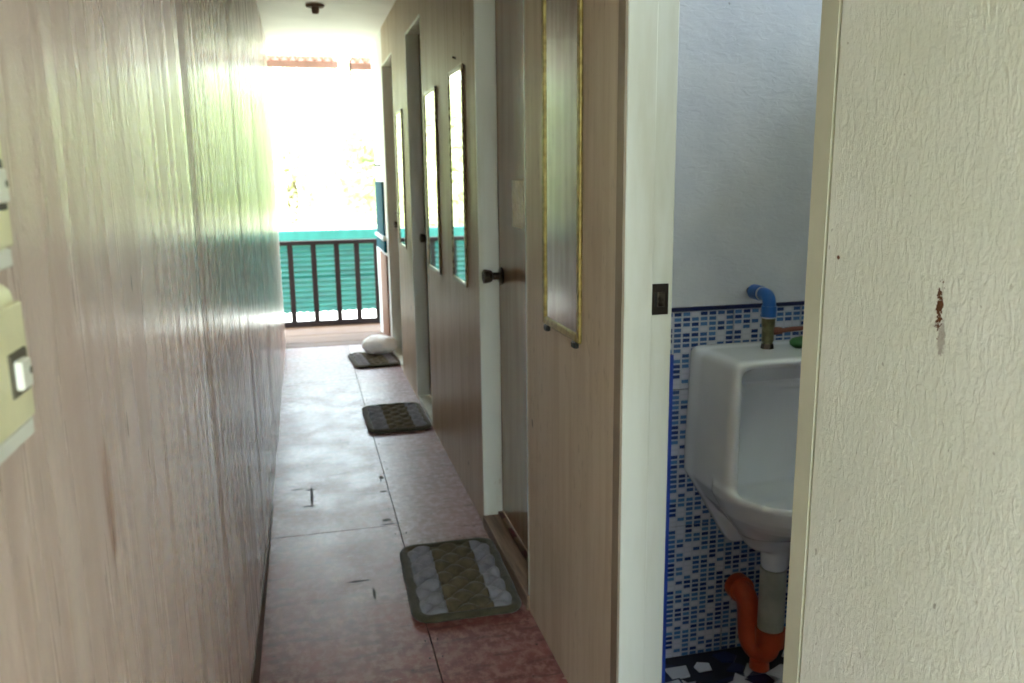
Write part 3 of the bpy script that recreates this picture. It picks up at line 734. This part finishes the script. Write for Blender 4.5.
# ------------------------------------------------------------------ mats
def quilt_z(u, v, w, l):
    # diamonds of 7 cm: stitched valleys, puffed cells
    a = (u + v) / 0.088; b = (u - v) / 0.088
    fa = abs((a % 1) - 0.5) * 2; fb = abs((b % 1) - 0.5) * 2
    k = (1 - fa ** 3) * (1 - fb ** 3)
    return 0.017 * k * min(1, max(0, (w / 2 - 0.012 - abs(u)) / 0.02)) * min(1, max(0, (l / 2 - 0.012 - abs(v)) / 0.02))
def make_mat(cx_, cy_, w, l, rz, seed, label, lift=0.0):
    r = empty('quilted_mat', (cx_, cy_, 0.0), (0, 0, rz), label=label, cat='door mat', group='quilted mats in front of the doors')
    def wob(u, v): return 0.004 + 0.004 * (mnoise.noise(Vector((u * 9, v * 9, seed))) + 0.5)
    def corner(u, v):  # rounded corners
        return u, v
    def patch(u0, u1):
        nu = max(6, int((u1 - u0) / 0.007)); nv = int((l - 0.03) / 0.007)
        vs, fs = [], []
        R_ = 0.045
        for i in range(nu + 1):
            for j in range(nv + 1):
                u = u0 + (u1 - u0) * i / nu; v = -l / 2 + 0.015 + (l - 0.03) * j / nv
                hu = w / 2 - 0.012
                # pull in the ends near the rounded corners
                du = max(0, abs(u) - (hu - R_)); lim = (l / 2 - 0.012) - (R_ - math.sqrt(max(R_ * R_ - du * du, 0)))
                vv = max(-lim, min(lim, v))
                uu = u + 0.004 * mnoise.noise(Vector((v * 12, seed, 1)))
                vs.append((uu, vv, 0.004 + wob(uu, vv) + quilt_z(u, vv, w, l)))
        for i in range(nu):
            for j in range(nv):
                a = i * (nv + 1) + j; fs.append((a, a + nv + 1, a + nv + 2, a + 1))
        n0 = len(vs)
        # underside and skirt
        rim = [i * (nv + 1) for i in range(nu + 1)] + [nu * (nv + 1) + j for j in range(1, nv + 1)] + [i * (nv + 1) + nv for i in range(nu - 1, -1, -1)] + [j for j in range(nv - 1, 0, -1)]
        for q in rim: vs.append((vs[q][0], vs[q][1], 0.001))
        k = len(rim)
        for q in range(k): fs.append((rim[q], n0 + q, n0 + (q + 1) % k, rim[(q + 1) % k]))
        fs.append(tuple(n0 + q for q in reversed(range(k))))
        me = bpy.data.meshes.new('p'); me.from_pydata(vs, [], fs)
        bm = bmesh.new(); bm.from_mesh(me); bmesh.ops.recalc_face_normals(bm, faces=bm.faces); bpy.data.meshes.remove(me)
        return bm
    e = w / 2 - 0.010
    o = obj('side_panel', patch(-e, -0.19 * w), 'bluegrey', r, smooth=True)
    o = obj('centre_panel', patch(-0.19 * w, 0.24 * w), 'olive', r, smooth=True)
    o = obj('side_panel', patch(0.24 * w, e), 'bluegrey', r, smooth=True)
    # binding
    R_ = 0.045; a, b = w / 2 - 0.010, l / 2 - 0.010; pts = []
    for (sx, sy, t0) in ((1, 1, 0), (-1, 1, PI / 2), (-1, -1, PI), (1, -1, 1.5 * PI)):
        for k in range(7):
            t = t0 + PI / 2 * k / 6; pts.append((sx * (a - R_) + R_ * math.cos(t), sy * (b - R_) + R_ * math.sin(t)))
    full = []
    for p, q in zip(pts, pts[1:] + pts[:1]):
        d = math.hypot(q[0] - p[0], q[1] - p[1]); s = max(1, int(d / 0.02))
        full += [(p[0] + (q[0] - p[0]) * k / s, p[1] + (q[1] - p[1]) * k / s) for k in range(s)]
    bm = bmesh.new(); rings = []; N = len(full)
    for i in range(N):
        p = Vector(full[i]); t = (Vector(full[(i + 1) % N]) - Vector(full[i - 1])).normalized(); nrm = Vector((t.y, -t.x))
        wv = 0.004 * mnoise.noise(Vector((p.x * 14, p.y * 14, seed)))
        zc = 0.0105 + 0.003 * (mnoise.noise(Vector((p.x * 8, p.y * 8, seed + 5))) + 0.3)
        ring = []
        for k in range(10):
            th = 2 * PI * k / 10
            q = p + nrm * (0.0165 * math.cos(th) + wv); ring.append(bm.verts.new((q.x, q.y, max(0.0008, zc + 0.0105 * math.sin(th)))))
        rings.append(ring)
    for i in range(N):
        A, B = rings[i], rings[(i + 1) % N]
        for k in range(10): bm.faces.new((A[k], A[(k + 1) % 10], B[(k + 1) % 10], B[k]))
    bmesh.ops.recalc_face_normals(bm, faces=bm.faces)
    obj('binding', bm, 'binding', r, smooth=True)
    return r
make_mat(0.420, 2.487, 0.325, 0.515, math.radians(-1.5), 1.0, 'quilted olive and grey mat nearest the camera, before the door with the knob')
make_mat(0.426, 4.375, 0.320, 0.50, math.radians(0.5), 4.0, 'quilted olive and grey mat at the middle doorway')
make_mat(0.436, 5.875, 0.315, 0.46, math.radians(5), 8.0, 'quilted mat farthest away with a white plastic bag on it')

# white bag
bm = bmesh.new(); bmesh.ops.create_icosphere(bm, subdivisions=5, radius=1)
for v in bm.verts:
    p = v.co.copy(); ang = math.atan2(p.y, p.x)
    q = 1 + 0.16 * mnoise.noise(p * 1.6 + Vector((3, 1, 2))) + 0.06 * mnoise.noise(p * 4.5) + 0.03 * abs(mnoise.noise(p * 11))
    q += 0.03 * math.sin(ang * 9 + 2 * p.z) * max(0, p.z)
    v.co = Vector((p.x * 0.118, p.y * 0.10, p.z * 0.076)) * q
    v.co.z = max(v.co.z, -0.053)
bg_ = empty('plastic_bag', (0.489, 6.02, 0.030), label='tied white plastic bag lying on the farthest mat', cat='bag')
obj('bag_body', bm, 'bag', bg_, (0, 0, 0.053), smooth=True)
bm = bmesh.new(); bmesh.ops.create_icosphere(bm, subdivisions=4, radius=1)
for v in bm.verts:
    p = v.co.copy(); q = 1 + 0.25 * mnoise.noise(p * 3 + Vector((9, 1, 2)))
    v.co = Vector((p.x * 0.05, p.y * 0.04, p.z * 0.03)) * q
obj('bag_knot', bm, 'bag', bg_, (0.055, -0.055, 0.034), smooth=True)

# ------------------------------------------------------------------ ceiling lamp holder
lp = empty('lamp_holder', (0.146, 5.336, ZC), label='brown bulb socket without bulb on the white ceiling', cat='lamp socket')
o = obj('base_disc', lathe([(0.0, 0.055), (-0.008, 0.055), (-0.014, 0.048), (-0.016, 0.02)], axis='z'), 'purlin', lp); autosmooth(o, 35)
o = obj('socket', lathe([(-0.014, 0.022), (-0.034, 0.022), (-0.038, 0.020), (-0.048, 0.019), (-0.048, 0.015), (-0.04, 0.014)], axis='z'), 'purlin', lp); autosmooth(o, 35)

# ------------------------------------------------------------------ porch end
RY = 7.42
rl = empty('porch_railing', (0.2, RY, 0.003), label='dark brown wooden railing closing the end of the porch', cat='railing')
def rb(x0, x1, z0, z1, t=0.02, dy=0): return box(x0 - 0.2, x1 - 0.2, -t + dy, t + dy, z0 - 0.003, z1 - 0.003, 0.003, 1)
obj('top_rail', rb(-1.4, 0.64, 0.716, 0.752, 0.03), 'rail', rl)
obj('bottom_rail', rb(-1.4, 0.64, 0.006, 0.05, 0.022), 'rail', rl)
for k, xx in enumerate([-1.37, -1.17, -0.90, -0.71, -0.515, -0.32, -0.122, 0.073, 0.270, 0.442, 0.612]):
    hw = 0.023
    obj('post' if k in (0, 10) else 'baluster', rb(xx - hw, xx + hw, 0.003 if k in (0, 10) else 0.045, 0.73, 0.014), 'rail', rl)

# fittings on the white end of the right wall
obj('teal_board', box(-0.014, 0, -0.30, 0.28, 0, 0.40, 0.003, 1), 'teal_board', None, (XR - 0.001, 6.62, 0.85), label='deep teal board hung on the white wall end by the porch', cat='board')
sl = empty('wall_ledge', (XR, 6.55, 0.79), label='small white ledge under the teal board', cat='ledge')
obj('shelf', box(-0.03, -0.001, -0.30, 0.36, 0.03, 0.055, 0.004, 1), 'white_paint', sl)
obj('apron', box(-0.02, -0.001, -0.30, 0.36, -0.06, 0.03, 0.002, 1), 'teal_board', sl)
obj('wood_panel', box(-0.012, 0, -0.28, 0.22, 0, 0.70, 0.002, 1), 'post_wood', None, (XR - 0.001, 6.52, 0.005), label='bare brown wooden panel low on the wall end behind the plastic bag', cat='panel')
o = obj('white_pipe', tube([(0, 0, 0), (0.002, 0, 0.3), (-0.003, 0, 0.6), (0, 0, 0.79)], 0.018, 14), 'white_paint', None, (XR + 0.005, 6.98, 0.004), label='thin white vertical pipe between the railing and the wooden panel', cat='pipe'); autosmooth(o)
o = obj('wall_hook', tube(smooth_line([(0.0, 0, 0), (-0.02, 0.02, -0.004), (-0.035, 0.03, -0.002), (-0.045, 0.02, 0.012)]), 0.006, 8), 'black_clip', None, (XR, 6.5, 1.372), label='small dark hook on the white wall end above the teal board', cat='hook')
hp = empty('door_hasp', (XR - 0.001, 5.405, 1.035), label='small grey metal hasp on the wall by the farthest doorway', cat='hasp')
obj('hasp_plate', box(-0.004, 0, -0.03, 0.03, 0, 0.05, 0.001, 1), 'steel', hp)
obj('staple', tube(arc((-0.004, 0, 0.025), 0.014, 0, PI, (0, 1, 0), (-1, 0, 0), 8), 0.003, 8), 'steel', hp)

# roof edge beyond the ceiling
def corrugated(x0, x1, y0, z0, y1, z1, period=0.078, amp=0.016):
    nx = int((x1 - x0) / period * 10); vs = []; fs = []
    for i in range(nx + 1):
        xx = x0 + (x1 - x0) * i / nx; dz = amp * math.cos(2 * PI * xx / period)
        for t in (0, 1):
            vs.append((xx, y0 + (y1 - y0) * t, z0 + (z1 - z0) * t + dz))
    k = len(vs)
    vs += [(a, b, c + 0.002) for a, b, c in vs]
    for i in range(nx):
        a = i * 2; fs.append((a, a + 1, a + 3, a + 2)); fs.append((k + a, k + a + 2, k + a + 3, k + a + 1))
        fs.append((a + 1, k + a + 1, k + a + 3, a + 3)); fs.append((a, a + 2, k + a + 2, k + a))
    return vs, fs
rf = empty('roof_overhang', (0, 7.6, 2.3), label='pink corrugated roof edge on brown purlins beyond the ceiling', cat='roof')
for x0, x1, dz in ((-1.4, 0.405, 0.0), (0.515, 2.6, -0.012)):
    o = obj('roof_sheet', corrugated(x0, x1, 7.50, 2.512 + dz, 8.42, 2.339 + dz), 'pink', rf, (0, -7.6, -2.3), smooth=True)
    obj('purlin', box(x0, x1 - 0.0, 8.28, 8.32, 2.285 + dz, 2.343 + dz), 'purlin', rf, (0, -7.6, -2.3))
for x0, x1 in ((-1.4, 0.40), (0.53, 2.6)): obj('gap_shade_board', box(x0, x1, 8.45, 8.465, 2.31, 2.37), 'rail', rf, (0, -7.6, -2.3))  # dark boards added to give the shade in gaps under the sheet waves
obj('strap', box(0.505, 0.523, 8.27, 8.278, 2.175, 2.36), 'iron', rf, (0, -7.6, -2.3))
obj('rafter', box(-1.4, -1.34, 7.45, 8.32, 2.335, 2.345), 'purlin', rf, (0, -7.6, -2.3))
obj('rafter', box(2.5, 2.56, 7.45, 8.32, 2.325, 2.335), 'purlin', rf, (0, -7.6, -2.3))

# teal fence
FY = 9.5
fe = empty('corrugated_fence', (0, FY, -0.6), label='teal corrugated metal sheet fence behind the railing', cat='fence')
def fence_sheet(x0, x1, z0, z1, dy):
    nz = int((z1 - z0) / 0.007); nx = int((x1 - x0) / 0.0225); vs = []; fs = []
    for j in range(nz + 1):
        for i in range(nx + 1):
            xx = x0 + (x1 - x0) * i / nx; t = j / nz
            zz = z0 + (z1 - z0) * t
            yy = dy + 0.010 * math.cos(2 * PI * zz / 0.056)
            sc = 0.016 * abs(math.sin(PI * xx / 0.09)) * (1 - min(1, t / 0.06))
            vs.append((xx, yy, zz - sc))
    for j in range(nz):
        for i in range(nx):
            a = j * (nx + 1) + i; fs.append((a, a + 1, a + nx + 2, a + nx + 1))
    return vs, fs
for k in range(8):
    x0 = -4.8 + 1.2 * k
    obj('corrugated_sheet', fence_sheet(x0 + 0.002, x0 + 1.215, 0.41, 0.76, 0.002 * (k % 2)), 'teal', fe, smooth=True)
    obj('corrugated_sheet', fence_sheet(x0 + 0.002, x0 + 1.215, 0.76, 1.215, 0.026 + 0.002 * (k % 2)), 'teal', fe, smooth=True)
obj('top_cap', box(-4.85, 4.85, -0.03, 0.06, 1.205, 1.31, 0.006, 2), 'teal_light', fe)
for k in range(5): obj('fence_post', box(-4.8 + 2.4 * k, -4.74 + 2.4 * k, 0.06, 0.12, 0, 1.25), 'white_paint', fe)

# trees beyond the fence
def foliage(seed, blobs, count, size):
    rg = np.random.default_rng(seed); P = []
    for (bx, by, bz, r) in blobs:
        n_ = int(count * r ** 2 / sum(b[3] ** 2 for b in blobs))
        d = rg.normal(size=(n_, 3)); d /= np.linalg.norm(d, axis=1)[:, None]
        rr = r * (0.55 + 0.5 * rg.random(n_)) ** 0.8
        P.append(np.array([bx, by, bz]) + d * rr[:, None] * np.array([1, 1, 0.85]))
    P = np.concatenate(P); n_ = len(P)
    a = rg.normal(size=(n_, 3)); a /= np.linalg.norm(a, axis=1)[:, None]
    b = np.cross(a, rg.normal(size=(n_, 3))); b /= np.linalg.norm(b, axis=1)[:, None]
    s = size * (0.6 + 0.8 * rg.random(n_))[:, None]
    v = np.stack([P - a * s, P + b * s * 0.42, P + a * s, P - b * s * 0.42], 1).reshape(-1, 3)
    f = np.arange(4 * n_).reshape(-1, 4)
    me = bpy.data.meshes.new('foliage'); me.from_pydata(v.tolist(), [], f.tolist()); me.update()
    return me
def tree(x, y, h, r, seed, mat, label):
    rg = random.Random(seed)
    t = empty('leafy_tree', (x, y, -0.6), label=label, cat='tree', group='sunlit trees beyond the fence')
    o = obj('trunk', tube([(0, 0, 0), (0.1, 0.05, h * .3), (0, 0.1, h * .55), (0.15, 0, h * .8)], [0.18, 0.14, 0.1, 0.05], 10), 'bark', t, smooth=True)
    blobs = [(rg.uniform(-r, r) * .75, rg.uniform(-r, r) * .5, h * rg.uniform(0.16, 0.88), r * rg.uniform(.38, .6)) for _ in range(20)]
    f = obj('foliage', foliage(seed, blobs, 17000, 0.09), mat, t); f['kind'] = 'stuff'
    return t
tree(-2.2, 15.2, 3.9, 1.9, 1, 'leaf_a', 'yellow-green bleached tree seen left above the fence')
tree(2.2, 16.0, 4.2, 1.9, 2, 'leaf_b', 'pale green bleached tree in the middle above the fence')
tree(-6.8, 15.8, 4.6, 2.0, 3, 'leaf_b', 'pale green tree beyond the fence, far left behind the glossy corridor wall')
tree(6.8, 16.5, 4.4, 2.0, 4, 'leaf_a', 'yellow-green tree beyond the fence, far right behind the partition with doors')
tree(-0.3, 22.5, 4.8, 3.2, 6, 'leaf_a', 'farthest bleached tree between the two nearer ones')
# unseen hedge added behind the camera to green and dim the near light
M['leaf_c'] = leafmat('hedge_leaf', '#7f9a4a')
hd = empty('added_hedge', (0, -7.5, -0.6), label='unseen leafy hedge added behind the camera to tint and limit the near light', cat='hedge')
f = obj('foliage', foliage(31, [(x_, 0.3 * (-1) ** k, z_, 1.0) for k, x_ in enumerate(np.arange(-8, 8.1, 1.1)) for z_ in (0.7, 1.6)], 26000, 0.12), 'leaf_c', hd); f['kind'] = 'stuff'
obj('stem', tube([(0, 0, 0), (0.05, 0, 1.2), (0, 0.05, 2.4)], [0.06, 0.05, 0.03], 8), 'bark', hd)
# weeds at the foot of the porch
f = obj('low_weeds', foliage(21, [(x_, 7.78, -0.36, 0.2) for x_ in np.arange(-1.2, 1.2, 0.3)], 2600, 0.035), 'leaf_b', None, label='low dark green weeds growing below the porch railing', cat='weeds', kind='stuff')
